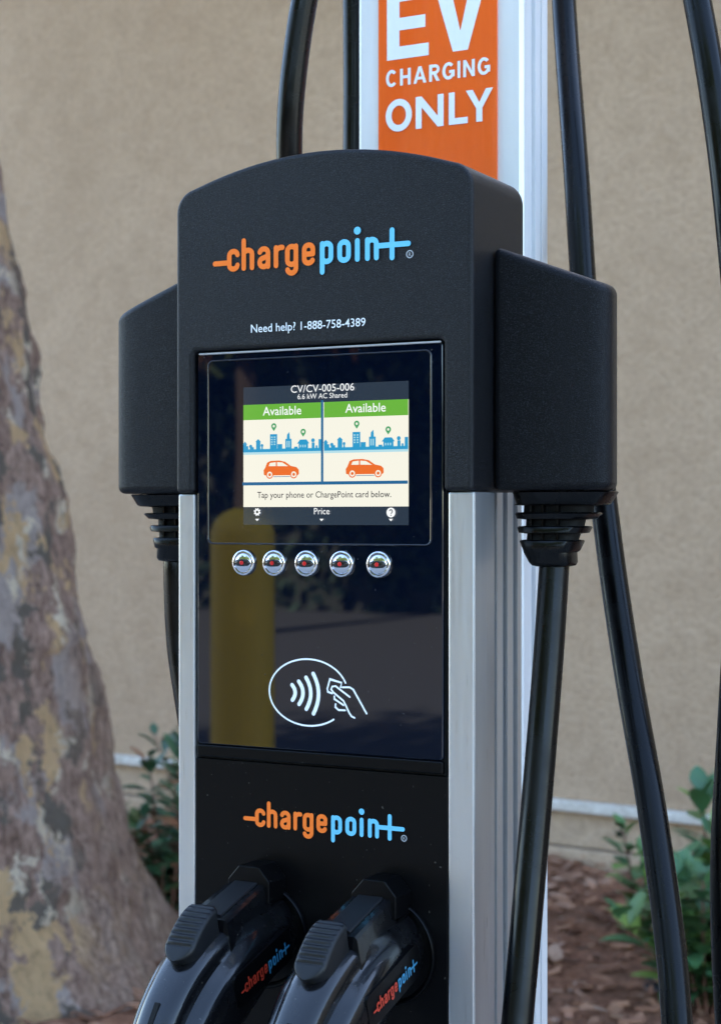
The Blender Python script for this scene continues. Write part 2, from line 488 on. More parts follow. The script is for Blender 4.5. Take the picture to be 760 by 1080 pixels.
# building: its long stucco wall stands 4.4 m behind the station and shades it
bl = thing('building', 'tan stucco building wall with a pale trim line low down behind the station', 'building', (-1.423, 4.434, 0), -R(6.0))
def wallbox(name, x0, x1, y0, y1, z0, z1, m, bv=None):
    bm = bmesh.new(); box(bm, x0, x1, y0, y1, z0, z1)
    o = obj(name, bm, m, bl)
    if bv: bevel(o, bv)
    return o
wallbox('wall', -16, 16, 0, 7, .262, 5.2, M['stucco'])
wallbox('trim_strip', -16, 16, -.028, .05, .226, .26, M['screed'], .004)
wallbox('plinth', -16, 16, .004, 7, .108, .224, M['plinth'])
wallbox('foundation', -16, 16, -.012, 7, -.2, .1, M['plinth'], .006)
wallbox('parapet_cap', -16.1, 16.1, -.06, 7.06, 5.203, 5.32, M['roof'], .01)
bm = bmesh.new()
bmesh.ops.create_uvsphere(bm, u_segments=10, v_segments=6, radius=.011, matrix=Matrix.Translation((.09, .0, .165)))
obj('weep_hole', bm, M['gap'], bl, 180)

# ------------------------------------------------------------------ tree with mottled bark, left
tr = thing('tree', 'leaning tree trunk with mottled flaking grey and tan bark at the left edge', 'tree', (-2.56, 2.5, 0))
def trunk_mesh():
    bm = bmesh.new(); seg = 200; rows = 360; loops = []
    H = 4.2
    ph = [random.uniform(0, 6.28) for _ in range(8)]
    def cr(z):
        return .25+.30*math.exp(-z/2.2)+.12*math.exp(-z/.25)
    for j in range(rows+1):
        z = H*(j/rows)**1.15-.05
        cx = -.085*z-.034*z*max(0, z-.6); cy = .01*z
        lp = []
        for i in range(seg):
            a = 2*math.pi*i/seg
            zz = max(z, 0)
            r = cr(zz)
            r *= 1+.045*math.sin(2*a+ph[0]+.7*z)+.03*math.sin(3*a+ph[1]-1.1*z)+.02*math.sin(5*a+ph[2]+2.3*z)+.012*math.sin(9*a+ph[3]+3*z)
            r += .05*math.exp(-zz/.25)*math.sin(5*a+ph[4])+.004*math.sin(17*a+6*z+ph[5])+.005*math.sin(13*z+4*a+ph[6])
            q = Vector((r*math.cos(a), r*math.sin(a), z*.6))
            r += .016*mnoise.noise(q*5)+.010*(1-abs(mnoise.noise(q*11+Vector((3, 1, 7))))*2)+.006*mnoise.noise(q*34)+.004*mnoise.noise(q*70)
            fl_ = mnoise.noise(Vector((q.x, q.y, z*.5))*7+Vector((9, 2, 4)))
            r += .009*max(0, min(1, (fl_-.08)*14))             # lifted plates of bark
            lp.append((cx+r*math.cos(a), cy+r*math.sin(a), z))
        loops.append(lp)
    loft(bm, loops); return bm
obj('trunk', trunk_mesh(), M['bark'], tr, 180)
bm = bmesh.new()
top = Vector((-.85, .04, 4.1)); tips = []
for k in range(6):
    a = k*1.05+.3; e = top+Vector((.3+1.5*math.cos(a), 1.5*math.sin(a), 1.5+.3*(k % 2)))
    pts = catmull([top-Vector((0, 0, .4)), top.lerp(e, .4)+Vector((0, 0, .15)), e], 6)
    tube(bm, pts, [.2-.16*i/(len(pts)-1) for i in range(len(pts))], 10); tips += pts[6:]
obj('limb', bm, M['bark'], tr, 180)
def crown_mesh(centres, n, rad, size):
    bm = bmesh.new()
    for k in range(n):
        c = random.choice(centres)
        v = Vector((random.gauss(0, 1), random.gauss(0, 1), random.gauss(0, .8))); v = v.normalized()*rad*random.random()**.45
        p = Vector(c)+v
        d = Vector((random.gauss(0, 1), random.gauss(0, 1), random.gauss(-.3, .7))).normalized()
        s = d.orthogonal().normalized()*size*.35*random.uniform(.6, 1.3); L = size*random.uniform(.7, 1.3)
        bm.faces.new([bm.verts.new(q) for q in (p, p+d*L*.5+s, p+d*L, p+d*L*.5-s)])
    return bm
obj('crown', crown_mesh(tips[::2], 8000, .95, .17), M['crown'], tr)  # out of view; thickened so that it shades the bollard evenly

# ------------------------------------------------------------------ shrubs
def shrub(name, label, x, y, stems, leafm, group, cat='shrub', flowers=0):
    t = thing(name, label, cat, (x, y, bedz(x, y)), 0, group)
    bs = bmesh.new(); bl_ = bmesh.new(); bf = bmesh.new()
    for (tx, ty, h, lmax, dens) in stems:
        pts = catmull([(tx*.15, ty*.15, -.02), (tx*.5+random.uniform(-.015, .015), ty*.5, h*.5), (tx, ty, h)], 8)
        tube(bs, pts, [.0055-.0035*i/(len(pts)-1) for i in range(len(pts))], 7)
        n = int(h*dens); start = .12
        for k in range(n):
            f = start+(1-start)*(k+random.random()*.5)/n
            i = min(int(f*(len(pts)-1)), len(pts)-2); q = pts[i].lerp(pts[i+1], f*(len(pts)-1)-i)
            a = k*2.4+random.uniform(-.4, .4); el = random.uniform(.15, .7)+.5*(f > .85)
            d = (math.cos(a)*math.cos(el), math.sin(a)*math.cos(el), math.sin(el))
            L = lmax*random.uniform(.65, 1.1)*(1 if f < .9 else .8)
            st = Vector(q)+Vector(d)*.012
            tube(bs, [q, st], .0012, 5)
            leaf_into(bl_, st, d, (0, 0, 1), L, L*random.uniform(.52, .74), random.uniform(.15, .4), random.uniform(-.05, .35))
        if flowers and random.random() < flowers:
            for k in range(5):
                a = k*1.257; leaf_into(bf, Vector((tx, ty, h)), (math.cos(a), math.sin(a), .5), (0, 0, 1), .028, .022, .2, .1)
    obj('stem', bs, M['stem'], t, 180); obj('foliage', bl_, M[leafm], t)
    if len(bf.verts): obj('flower', bf, M['flower'], t)
    else: bf.free()
    return t
def rs(n, spread, h0, h1, l, dens):
    return [(random.uniform(-spread, spread), random.uniform(-spread, spread), random.uniform(h0, h1), l, dens) for _ in range(n)]
GS = 'shrubs in the mulch bed'
shrub('shrub', 'small light green sprig of a shrub just left of the lower right cable', -1.05, 3.72, [(-.03, 0, .33, .08, 75), (.05, -.03, .27, .08, 75), (.1, .03, .22, .075, 75)], 'leaf', GS)
shrub('shrub', 'tall green leafy shrub on red brown stems at the right edge', -.74, 3.52, [(-.07, .03, .50, .105, 56), (.08, -.03, .55, .11, 56), (.02, -.05, .42, .105, 60), (.16, .02, .48, .11, 56), (-.1, -.05, .3, .09, 65), (.12, -.1, .36, .1, 60), (.22, -.06, .5, .11, 56)], 'leaf', GS)
shrub('shrub', 'low dark green leafy shrub at the bottom right corner', -.66, 3.12, rs(17, .20, .16, .42, .10, 80), 'leaf', GS)
shrub('shrub', 'slender upright shrub sprig against the wall left of the station', -2.39, 3.56, [(.0, 0, .63, .095, 46), (.05, .05, .42, .08, 50), (-.2, .02, .5, .08, 46)], 'leaf_dark', GS)
shrub('shrub', 'dense dark green shrub between the tree trunk and the station', -2.32, 3.25, rs(22, .28, .2, .56, .085, 58), 'leaf_dark', GS)

# ------------------------------------------------------------------ things across the lot, seen mirrored in the glass
bo = thing('bollard', 'round topped yellow steel bollard mirrored in the black glass', 'bollard', (-2.69, -4.28, -.02))
bm = bmesh.new()
prof = [(.114, 0), (.114, 1.16)]+[(.114*math.cos(R(a)), 1.16+.10*math.sin(R(a))) for a in range(10, 90, 10)]
loft(bm, [[(r_*math.cos(2*math.pi*k/32), r_*math.sin(2*math.pi*k/32), z) for k in range(32)] for r_, z in prof])
obj('post', bm, M['yellow'], bo, 40)
bm = bmesh.new(); loft(bm, [[(r_*math.cos(2*math.pi*k/32), r_*math.sin(2*math.pi*k/32), z) for k in range(32)] for r_, z in ((.18, 0), (.18, .04), (.12, .07))])
obj('footing', bm, M['concrete'], bo, 40)
def far_tree(x, y, h, cr, leafm, label):
    t = thing('far_tree', label, 'tree', (x, y, -.02), 0, 'trees beyond the parking lot')
    bm = bmesh.new(); tube(bm, catmull([(0, 0, 0), (.1, .05, h*.3), (-.05, 0, h*.62)], 6), [.2-.01*i for i in range(13)], 12)
    obj('trunk', bm, M['bark2'], t, 180)
    cs = [(random.uniform(-cr, cr), random.uniform(-cr, cr), h*.62+random.uniform(-.5, .5)*cr) for _ in range(14)]
    obj('crown', crown_mesh(cs, 5000, cr*.62, .55), M[leafm], t)
far_tree(-15.5, -17, 11, 4.2, 'crown', 'broad green tree beyond the parking lot, mirrored in the glass')
far_tree(-8.93, -14.44, 6.4, .65, 'autumn', 'orange autumn tree beyond the parking lot, mirrored in the glass')
far_tree(-6.0, -15, 12, 4.2, 'crown', 'rounded green tree beyond the parking lot right of the orange one')
far_tree(1.5, -14, 12, 4.4, 'crown', 'tall green tree straight across the lot from the station')

hg = thing('hedge', 'unseen tall dark green hedge added across the parking lot to darken reflections', 'hedge', (-3, -19.5, -.02))  # added out of view to block bright sky and darken the station's reflections
bm = bmesh.new(); box(bm, -24, 24, -.7, .7, 0, 3.8)
obj('core', bm, M['hedge_core'], hg)
bm = bmesh.new()
for k in range(26000):
    x = random.uniform(-24.2, 24.2); z = random.uniform(.05, 4.0); y = random.choice((.75, .75, .75, -.75))+random.uniform(-.15, .15)
    if random.random() < .15: z = 3.9; y = random.uniform(-.7, .7)
    p = Vector((x, y, z)); d = Vector((random.gauss(0, 1), random.gauss(.3, .6), random.gauss(0, 1))).normalized(); q = d.orthogonal().normalized()*.09; L = random.uniform(.2, .4)
    bm.faces.new([bm.verts.new(v) for v in (p, p+d*L*.5+q, p+d*L, p+d*L*.5-q)])
obj('foliage', bm, M['hedge'], hg)

# ------------------------------------------------------------------ the charging station
Z0 = 1.2
st = thing('charging_station', 'black and aluminium electric car charging station with lit touch screen', 'charging station')
def part(name, bm, m, parent=st, smooth=None, bv=None, seg=3):
    o = obj(name, bm, m, parent, smooth)
    if bv: bevel(o, bv, seg)
    return o
CB = Z0+.0165                                           # underside of the head casing
# head casing: arched, with an opening for the glass from below
def archz(x): return Z0+.2285-1.85*x*x
pts = []
hw = .105
pts += [(-.0918, CB), (-hw, CB)]
cr_ = .0155
for k in range(9):
    a = R(180-80*k/8); pts.append((-hw+cr_+cr_*math.cos(a), archz(-hw+cr_)-cr_+cr_*math.sin(a)-.0005))
for k in range(1, 32):
    x = -hw+cr_+.001+(2*hw-2*cr_-.002)*k/32; pts.append((x, archz(x)))
for k in range(9):
    a = R(80-80*k/8); pts.append((hw-cr_+cr_*math.cos(a), archz(hw-cr_)-cr_+cr_*math.sin(a)-.0005))
pts += [(hw, CB), (.0860, CB), (.0860, Z0+.1056), (.0842, Z0+.1078), (-.0900, Z0+.1078), (-.0918, Z0+.1056)]
pts = pts[::-1]
bm = bmesh.new(); prism_y(bm, pts, -.003, .078)
head = part('head_casing', bm, M['casing'], smooth=40)
bevel(head, .0052, 5, 50)

# logo built from rounded strokes
def logo(art, x0, z0, U, m1, m2, ms=None, kz=.86):
    """wordmark: U is the x-height; z0 the baseline"""
    wd = .2*U
    def S(pts, mi, cl=False): art.stroke([(x0+p[0]*U, z0+p[1]*U*kz) for p in pts], wd, mi, closed=cl)
    h = .1075; T = 1-h
    def A(cx, cz, rx, rz, a0, a1, n=8): return arc(cx, cz, rx, rz, a0, a1, n)
    # dash and c
    S([(.10, .40), (.62, .40)], m1)
    x = .64; ww = .37; r = ww/2
    def bowl(x):   # closed rounded oval
        return A(x+h+r, T-r, r, r, 0, 180)+A(x+h+r, h+r, r, r, 180, 360)
    S(A(x+h+r, T-r, r, r, 8, 180)+A(x+h+r, h+r, r, r, 180, 352), m1)
    x = 1.29; S([(x+h, h), (x+h, 1.32)], m1); S([(x+h, T-r-.02)]+A(x+h+r, T-r, r, r, 175, 0)+[(x+h+ww, h)], m1)
    x = 2.0; S(A(x+h+r, T-r, r, r, 165, 0)+[(x+h+ww, h)], m1); S([(x+h+ww, .57)]+A(x+h+r-.02, h+.19, r-.02, .19, 90, 270)+[(x+h+r+.04, h)]+A(x+h+r, h+.2, r, .2, 300, 350, 4), m1)
    x = 2.72; S([(x+h, h), (x+h, T)], m1); S([(x+h, T-.24)]+A(x+h+.22, T-.22, .22, .22, 175, 75, 6), m1)
    x = 3.22; S(bowl(x), m1, True); S([(x+h+ww, T), (x+h+ww, -.05)]+A(x+h+r, -.07, r, .2, 0, -165), m1)
    x = 3.95; S([(x+h+.05, .50), (x+h+ww-.04, .50)], m1); S([(x+h+ww, .50), (x+h+ww, T-r-.08)]+A(x+h+r, T-r, r, r, 0, 180)+A(x+h+r, h+r, r, r, 180, 335), m1)
    x = 4.72; S([(x+h, -.33), (x+h, T)], m2); S(bowl(x), m2, True)
    x = 5.46; S(bowl(x), m2, True)
    x = 6.20; S([(x+h, h), (x+h, T)], m2); art.disc(x0+(x+h)*U, z0+1.33*U*kz, .145*U, None, m2)
    x = 6.62; S([(x+h, h), (x+h, T)], m2); S([(x+h, T-r-.02)]+A(x+h+r, T-r, r, r, 175, 0)+[(x+h+ww, h)], m2)
    x = 7.72; S([(7.2, .60), (8.40, .60)], m2); S([(x+.02, h-.05), (x+.02, 1.22)], m2)
    if ms is not None:
        art.stroke([(x0+(8.46+.13*math.cos(R(a)))*U, z0+(.12+.13*math.sin(R(a)))*U) for a in range(0, 360, 20)], .04*U, ms, closed=True)
        art.text('R', x0+8.46*U, z0+.045*U, .2*U, ms)
a = Art(-.0034)
logo(a, -.0762, Z0+.1575, .0166, 0, 1, 2)
a.build('logo', [M['orange'], M['blue'], M['grey_print']], head)
a = Art(-.0034)
w1 = a.text('Need help? 1-888-758-4389', -.0482, Z0+.1176, .0082, 0, 'LEFT')
a2 = Art(-.0034); s = .0796/w1 if w1 < 0 else (.0796/ (w1))
a.bm.free(); a2.text('Need help? 1-888-758-4389', -.0482, Z0+.1178, .0074, 0, 'LEFT', .002, .985)
a2.poly([(.00005, Z0+.12295), (-.0011, Z0+.1217), (-.0011, Z0+.1211), (.00005, Z0+.1220)])
a2.build('help_line_text', [M['white']], head)

# glass front with the screen behind it
GX0, GX1 = -.0903, .0846; GT, GB = Z0+.1066, Z0-.1455
bm = bmesh.new(); box(bm, -.0916, .0858, .003, .03, Z0-.1545, Z0+.1076)
part('front_seal', bm, M['gap'])
def rrect(x0, x1, z0, z1, r, n=6):
    return arc(x0+r, z0+r, r, r, 180, 270, n)+arc(x1-r, z0+r, r, r, 270, 360, n)+arc(x1-r, z1-r, r, r, 0, 90, n)+arc(x0+r, z1-r, r, r, 90, 180, n)
bm = bmesh.new(); prism_y(bm, rrect(GX0, GX1, GB, GT, .003), 0, .0029)
glass = part('glass_panel', bm, M['gloss'], smooth=40, bv=.0009, seg=2)
bm = bmesh.new(); box(bm, GX0, GX1, -.0006, .0029, Z0-.1535, GB-.0004)  # satin black strip painted in where the glass bottom is merely unlit
part('unlit_glass_strip', bm, M['panel'], bv=.0012)
bm = bmesh.new(); box(bm, GX0+.002, GX1-.001, -.0014, -.0002, GT-.0012, GT+.0002)
part('glass_top_lip', bm, M['alu'], bv=.0009)  # aluminium instead of glass, to give the edge its bright sky glint
# raised bezel line round the screen
bm = bmesh.new()
o_ = rrect(-.0824, .0772, Z0-.0165, Z0+.1020, .004); i_ = rrect(-.0814, .0762, Z0-.0155, Z0+.1010, .0034)
y = -.0005
oo = [bm.verts.new((x, .0, z)) for x, z in o_]; om = [bm.verts.new((x*.998+.0, y, z)) for x, z in o_]; im = [bm.verts.new((x, y, z)) for x, z in i_]; ii = [bm.verts.new((x, .0002, z)) for x, z in i_]
n = len(o_)
for p_, q_ in ((oo, om), (om, im), (im, ii)):
    for k in range(n): bm.faces.new((p_[k], p_[(k+1) % n], q_[(k+1) % n], q_[k]))
part('screen_bezel', bm, M['gloss'], smooth=180)

# the lit picture on the screen
def zz(v): return CAMZ-(390+v/3.62-547)*1.088/1800          # rows measured on the screen's left side
SX0, SX1 = -.0552, .0618
def sx(p): return SX0+(p-62)/(690-62)*(SX1-SX0)
mats = [M[k] for k in ('lcd_navy', 'lcd_white', 'lcd_green', 'lcd_blue', 'lcd_deep', 'lcd_orange', 'lcd_text', 'lcd_bright', 'lcd_pin', 'lcd_pale')]
NAVY, WHITE, GREEN, BLUE, DEEP, ORNG, TEXT, BRT, PIN, PALE = range(10)
a = Art(-.0003, .000012)
a.rect(SX0, SX1, zz(592), zz(68), NAVY)
a.rect(SX0, SX1, zz(524), zz(135), WHITE)
for (c0, c1) in ((62, 368), (378, 690)):
    k = (c1-c0)/306
    def hx(p): return sx(c0+(p-62)*k)
    a.rect(sx(c0), sx(c1), zz(193), zz(135), GREEN)
    a.text('Available', sx((c0+c1)/2), zz(177), .0078, BRT, 'CENTER', .006)
    a.rect(sx(c0), sx(c1), zz(325), zz(303), PALE)
    a.rect(sx(c0), sx(c1), zz(316), zz(305), BLUE)
    def bld(x0, x1, t, mi=BLUE): a.rect(hx(x0), hx(x1), zz(307), zz(t), mi)
    for x0, x1, t in ((62, 75, 286), (75, 82, 292), (88, 104, 296), (113, 130, 276), (134, 140, 294), (168, 196, 249), (197, 216, 287), (228, 252, 268), (262, 276, 298), (280, 316, 286), (330, 341, 284), (345, 352, 295), (356, 368, 272)):
        bld(x0, x1, t)
    a.poly([(hx(60), zz(286)), (hx(78), zz(286)), (hx(69), zz(274))], BLUE)
    a.poly([(hx(110), zz(277)), (hx(133), zz(277)), (hx(121.5), zz(266))], BLUE)
    a.poly([(hx(274), zz(287)), (hx(321), zz(287)), (hx(310), zz(272)), (hx(285), zz(272))], BLUE)
    a.poly([(hx(234), zz(269)), (hx(246), zz(269)), (hx(244), zz(242)), (hx(235), zz(252))], BLUE)
    a.disc(hx(335), zz(276), .0013, None, BLUE, 12); a.disc(hx(137), zz(291), .0010, None, BLUE, 12); a.disc(hx(92), zz(294), .0012, None, BLUE, 12)
    for r_ in range(4):
        for q in (176, 187): a.rect(hx(q-3), hx(q+3), zz(263+r_*9), zz(258+r_*9), PALE)
    for q in (288, 297, 306): a.rect(hx(q-2), hx(q+2), zz(301), zz(292), PALE)
    for q in (236, 244): a.rect(hx(q-2), hx(q+2), zz(300), zz(276), PALE)
    for px, pz in ((184, 219), (298, 243)):
        a.poly([(hx(px)+.0019*math.cos(R(t)), zz(pz)+.0019*math.sin(R(t))) for t in range(-35, 216, 20)]+[(hx(px), zz(pz+19))], PIN)
        a.disc(hx(px), zz(pz), .0008, None, WHITE, 12)
    # orange car
    def cp(l): return [(hx(x_), zz(z_)) for x_, z_ in l]
    a.poly(cp([(145, 402), (144, 385), (150, 376), (158, 356), (172, 350), (205, 349), (228, 354), (250, 370), (272, 375), (281, 384), (282, 400), (278, 405), (150, 405)]), ORNG)
    a.poly(cp([(164, 370), (169, 358), (192, 355), (192, 370)]), WHITE)
    a.poly(cp([(197, 370), (197, 355), (218, 357), (240, 371)]), WHITE)
    for px in (168, 262):
        a.disc(hx(px), zz(402), .0026, None, ORNG, 20); a.disc(hx(px), zz(402), .0019, None, WHITE, 20); a.disc(hx(px), zz(402), .0010, None, ORNG, 14)
    a.rect(hx(182), hx(248), zz(411), zz(409), DEEP)
a.rect(sx(368.5), sx(377.5), zz(434), zz(128), DEEP)
a.rect(SX0, SX1, zz(442), zz(430), DEEP)
a.text('CV/CV-005-006', sx(373), zz(96), .0066, BRT, 'CENTER', .0, 1.05)
a.text('6.6 kW AC Shared', sx(373), zz(121), .0046, BRT)
a.text('Tap your phone or ChargePoint card below.', sx(376), zz(490), .00565, TEXT, 'CENTER', .004, .93)
a.text('Price', sx(371), zz(552), .0057, BRT)
gx, gz = sx(121), zz(543)
a.poly([(gx+(.0026 if (k//2) % 2 else .0019)*math.cos(R(k*11.25)), gz+(.0026 if (k//2) % 2 else .0019)*math.sin(R(k*11.25))) for k in range(32)], BRT); a.disc(gx, gz, .0009, None, NAVY, 14)
a.disc(sx(629), zz(546), .0030, None, BRT); qx, qz = sx(629), zz(546); a.stroke(arc(qx, qz+.0007, .0010, .0010, 170, -60, 10)+[(qx, qz-.0008)], .0006, NAVY, False); a.disc(qx, qz-.0017, .0004, None, NAVY, 10)
for p in (121, 371, 629): a.poly([(sx(p-8), zz(569)), (sx(p+8), zz(569)), (sx(p), zz(578))], BRT)
a.build('screen', mats, st)

# five round sensor buttons below the screen
def button(x):
    cz = Z0-.0280
    bm = bmesh.new(); seg = 32
    prof = [(.0083, 0), (.0083, -.0014), (.0078, -.0023), (.0070, -.0024), (.0066, -.0012)]
    loft(bm, [[(x+r_*math.cos(2*math.pi*k/seg), y_, cz+r_*math.sin(2*math.pi*k/seg)) for k in range(seg)] for r_, y_ in prof], False, False)
    b = part('button', bm, M['chrome'], st, 60)
    bm = bmesh.new()
    prof = [(.0066, -.0012)]+[(.0064*math.cos(R(t)), -.0012-.0024*math.sin(R(t))) for t in range(8, 88, 8)]
    vv = loft(bm, [[(x+r_*math.cos(2*math.pi*k/seg), y_, cz+r_*math.sin(2*math.pi*k/seg)) for k in range(seg)] for r_, y_ in prof], False, True)
    obj('dome', bm, M['chrome'], b, 180)
    bm = bmesh.new(); loft(bm, [[(x+r_*math.cos(2*math.pi*k/20), y_, cz+.48*r_*math.sin(2*math.pi*k/20)) for k in range(20)] for r_, y_ in ((.0058, -.0022), (.0057, -.0030), (.0046, -.0035), (.0030, -.0038))], False, True)  # dark centre widened to paint the dome's dark mirrored band
    obj('iris_reflection', bm, M['iris_reflection'], b, 60)
    bm = bmesh.new(); loft(bm, [[(x+r_*math.cos(2*math.pi*k/16), y_, cz+r_*math.sin(2*math.pi*k/16)) for k in range(16)] for r_, y_ in ((.0014, -.0036), (.0013, -.0042), (.0007, -.0044))])
    obj('lens', bm, M['led'], b, 50)
for x in (-.0545, -.0321, -.0087, .0162, .0418): button(x)

# tap to pay symbol
a = Art(-.00015, .00002)
def zp(px, pz): return face(270+px/5.846, 680+pz/5.846, 0)
ex, ez = zp(322, 294)
el = [(ex+.0281*math.cos(R(t)), ez+.0208*math.sin(R(t))) for t in range(-38, 312, 6)]
el = [(ex+.0281*math.cos(R(t)), ez+.0208*math.sin(R(t))) for t in range(20, 312, 5)]
a.stroke(el, .0011)
for x0, x1, za, zb in ((223, 242, 248, 340), (264, 290, 226, 366), (309, 338, 202, 396), (353, 386, 178, 424)):
    pa, pb, pm = zp(x0, za), zp(x0+2, zb), zp(x1, (za+zb)/2)
    q = []
    for k in range(13):
        t = k/12; c0 = (2*pm[0]-.5*(pa[0]+pb[0]), 2*pm[1]-.5*(pa[1]+pb[1]))
        q.append(tuple((1-t)**2*pa[i]+2*t*(1-t)*c0[i]+t*t*pb[i] for i in (0, 1)))
    a.stroke(q, .0026)
lines = [[(440, 272), (456, 212), (528, 234), (522, 262)], [(440, 272), (444, 290), (470, 300)],
         [(578, 322), (490, 254), (470, 258), (464, 274), (476, 292), (540, 346), (556, 378), (575, 420), (590, 442), (608, 450)],
         [(534, 262), (578, 262), (600, 276), (682, 424)],
         [(484, 318), (484, 334), (502, 346), (540, 372)], [(492, 366), (490, 384), (510, 402), (550, 404)]]
for l in lines: a.stroke([zp(*p) for p in l], .00115)
a.build('tap_symbol', [M['white']], glass)

# aluminium body rails and back column
def rail(x0, x1):
    bm = bmesh.new(); box(bm, x0, x1, 0, .0312, 0, CB-.0005)
    part('side_rail', bm, M['alu'], bv=.0012, seg=2)
rail(-.105, -.0922); rail(.0878, .105)
bm = bmesh.new()
gr = [(-.085, .0315), (.085, .0315)]
y = .0315
for k in range(5):                                       # grooved flank
    gr += [(.085, y+.006), (.080, y+.0062), (.080, y+.0085), (.083, y+.0088), (.083, y+.0125), (.080, y+.0128), (.080, y+.015), (.085, y+.0152)]; y += .0172
gr += [(.085, .122), (-.085, .122)]
prism_z(bm, gr, 0, Z0+.1)
part('body_column', bm, M['alu'])
bm = bmesh.new(); box(bm, -.0919, .0875, .0006, .031, 0, Z0-.1547)
lower = part('lower_panel', bm, M['panel'], bv=.0006)
a = Art(.0004)
logo(a, -.0557, Z0-.1955, .0135, 0, 1, 2)
a.build('logo', [M['orange'], M['blue'], M['grey_print']], lower)
bm = bmesh.new()
box(bm, -.13, .13, -.02, .25, -.004, .012)
part('base_plate', bm, M['alu'], bv=.002)
# mast behind the head
bm = bmesh.new()
ms_ = [(-.0625, .1725), (-.060, .170), (.0636, .170), (.0662, .1725), (.0662, .182), (.0610, .1823), (.0610, .1850), (.0645, .1853), (.0645, .1905), (.0610, .1908), (.0610, .1935), (.0662, .1938), (.0662, .203), (.0620, .2033), (.0620, .2055), (.0662, .2058), (.0662, .2165), (.0640, .219), (-.060, .219), (-.0625, .2165)]
prism_z(bm, ms_, .012, 2.3)
part('mast', bm, M['mast'])
bm = bmesh.new()
for s in (-1, 1):
    tube(bm, [(s*.05, .195, 2.27), (s*.3, .12, 2.36), (s*.55, .0, 2.38)], .02, 12)
part('cable_arm', bm, M['mast'], smooth=60)

# side housings with ribbed strain reliefs
def housing(s):
    pl = [(.1056, .0260), (.130, .0260), (.150, .0262), (.160, .0266), (.1660, .0273), (.1700, .0283), (.1730, .0298), (.1752, .0318), (.1766, .0343), (.1772, .0375), (.1770, .0415), (.1745, .054), (.168, .074), (.1056, .0775)]
    pl = [(s*x, y_) for x, y_ in pl]
    if s < 0: pl = pl[::-1]
    bm = bmesh.new(); prism_z(bm, pl, Z0+.0170, lambda x: Z0+.166-(abs(x)-.1056)*.385)
    h = part('side_housing', bm, M['wing'], st, 32); bevel(h, .0048, 5, 55)
    bm = bmesh.new()
    lv = [(0.0166, 0.0310, 0.0205, 0.1418), (0.0160, 0.0314, 0.0210, 0.1418), (0.0092, 0.0280, 0.0192, 0.1406), (0.0084, 0.0283, 0.0182, 0.1387), (0.0080, 0.0213, 0.0120, 0.1377), (0.0040, 0.0210, 0.0120, 0.1372),
          (0.0038, 0.0250, 0.0182, 0.1374), (0.0030, 0.0258, 0.0188, 0.1374), (0.0000, 0.0234, 0.0178, 0.1362), (-0.0006, 0.0178, 0.0115, 0.1358), (-0.0044, 0.0174, 0.0115, 0.1356),
          (-0.0046, 0.0210, 0.0170, 0.1356), (-0.0054, 0.0218, 0.0174, 0.1356), (-0.0086, 0.0204, 0.0166, 0.1354), (-0.0092, 0.0158, 0.0110, 0.1354), (-0.0128, 0.0154, 0.0110, 0.1351),
          (-0.0130, 0.0180, 0.0155, 0.1348), (-0.0138, 0.0186, 0.0160, 0.1348), (-0.0195, 0.0160, 0.0146, 0.1352), (-0.0205, 0.0152, 0.0136, 0.1344), (-0.0265, 0.0137, 0.0130, 0.1363), (-0.0285, 0.0122, 0.0120, 0.1366), (-0.0292, 0.0088, 0.0096, 0.1366)]
    seg = 40; loops = []
    for z, hx_, hy_, cx in lv:
        lp = []
        for k in range(seg):
            t = 2*math.pi*k/seg; c, s_ = math.cos(t), math.sin(t); e = 2/3.4
            lp.append((s*cx+hx_*math.copysign(abs(c)**e, c), .054+hy_*math.copysign(abs(s_)**e, s_)-.006*(z < 0)*min(1, -z/.02), Z0+z))
        loops.append(lp)
    loft(bm, loops[::-1]); bm.normal_update()
    for fc in bm.faces:
        zc = fc.calc_center_median().z-Z0; zs = [v.co.z-Z0 for v in fc.verts]
        if any(a_-.0004 < min(zs) and max(zs) < b_+.0004 for a_, b_ in ((.0038, .0085), (-.0046, -.0003), (-.0130, -.0089))): fc.material_index = 1  # core faces blackened to read as shaded voids between the ribs
    for q in (-.0115, -.0035, .0060):                      # thin webs between the ribs
        box(bm, s*(.1366+q)-.0006, s*(.1366+q)+.0006, .0375+abs(q)*.12, .046, Z0-.0131, Z0+.0085)
    obj('strain_relief', bm, [M['rubber'], M['gap']], h, 50)
housing(1); housing(-1)

# holsters for the two plugs
HX = (-.0412, .0462); HZ = Z0-.2605
def holster(x):
    bm = bmesh.new(); seg = 48
    prof = [(.0335, .0004), (.0335, -.0022), (.0327, -.0030), (.0315, -.0026), (.0300, .0003)]
    loft(bm, [[(x+r_*math.cos(2*math.pi*k/seg), y_, HZ-.003+r_*math.sin(2*math.pi*k/seg)) for k in range(seg)] for r_, y_ in prof], False, False)
    h = part('holster', bm, M['panel'], st, 45)
    bm = bmesh.new(); zt = HZ+.0440; x = x+.002
    prism_y(bm, [(x-.0150, zt-.022), (x+.0150, zt-.022), (x+.0150, zt-.0088), (x+.0072, zt), (x-.0072, zt), (x-.0150, zt-.0088)], -.0205, .0005)
    bevel(obj('latch_hood', bm, M['panel'], h), .0007, 2)
for x in HX: holster(x)

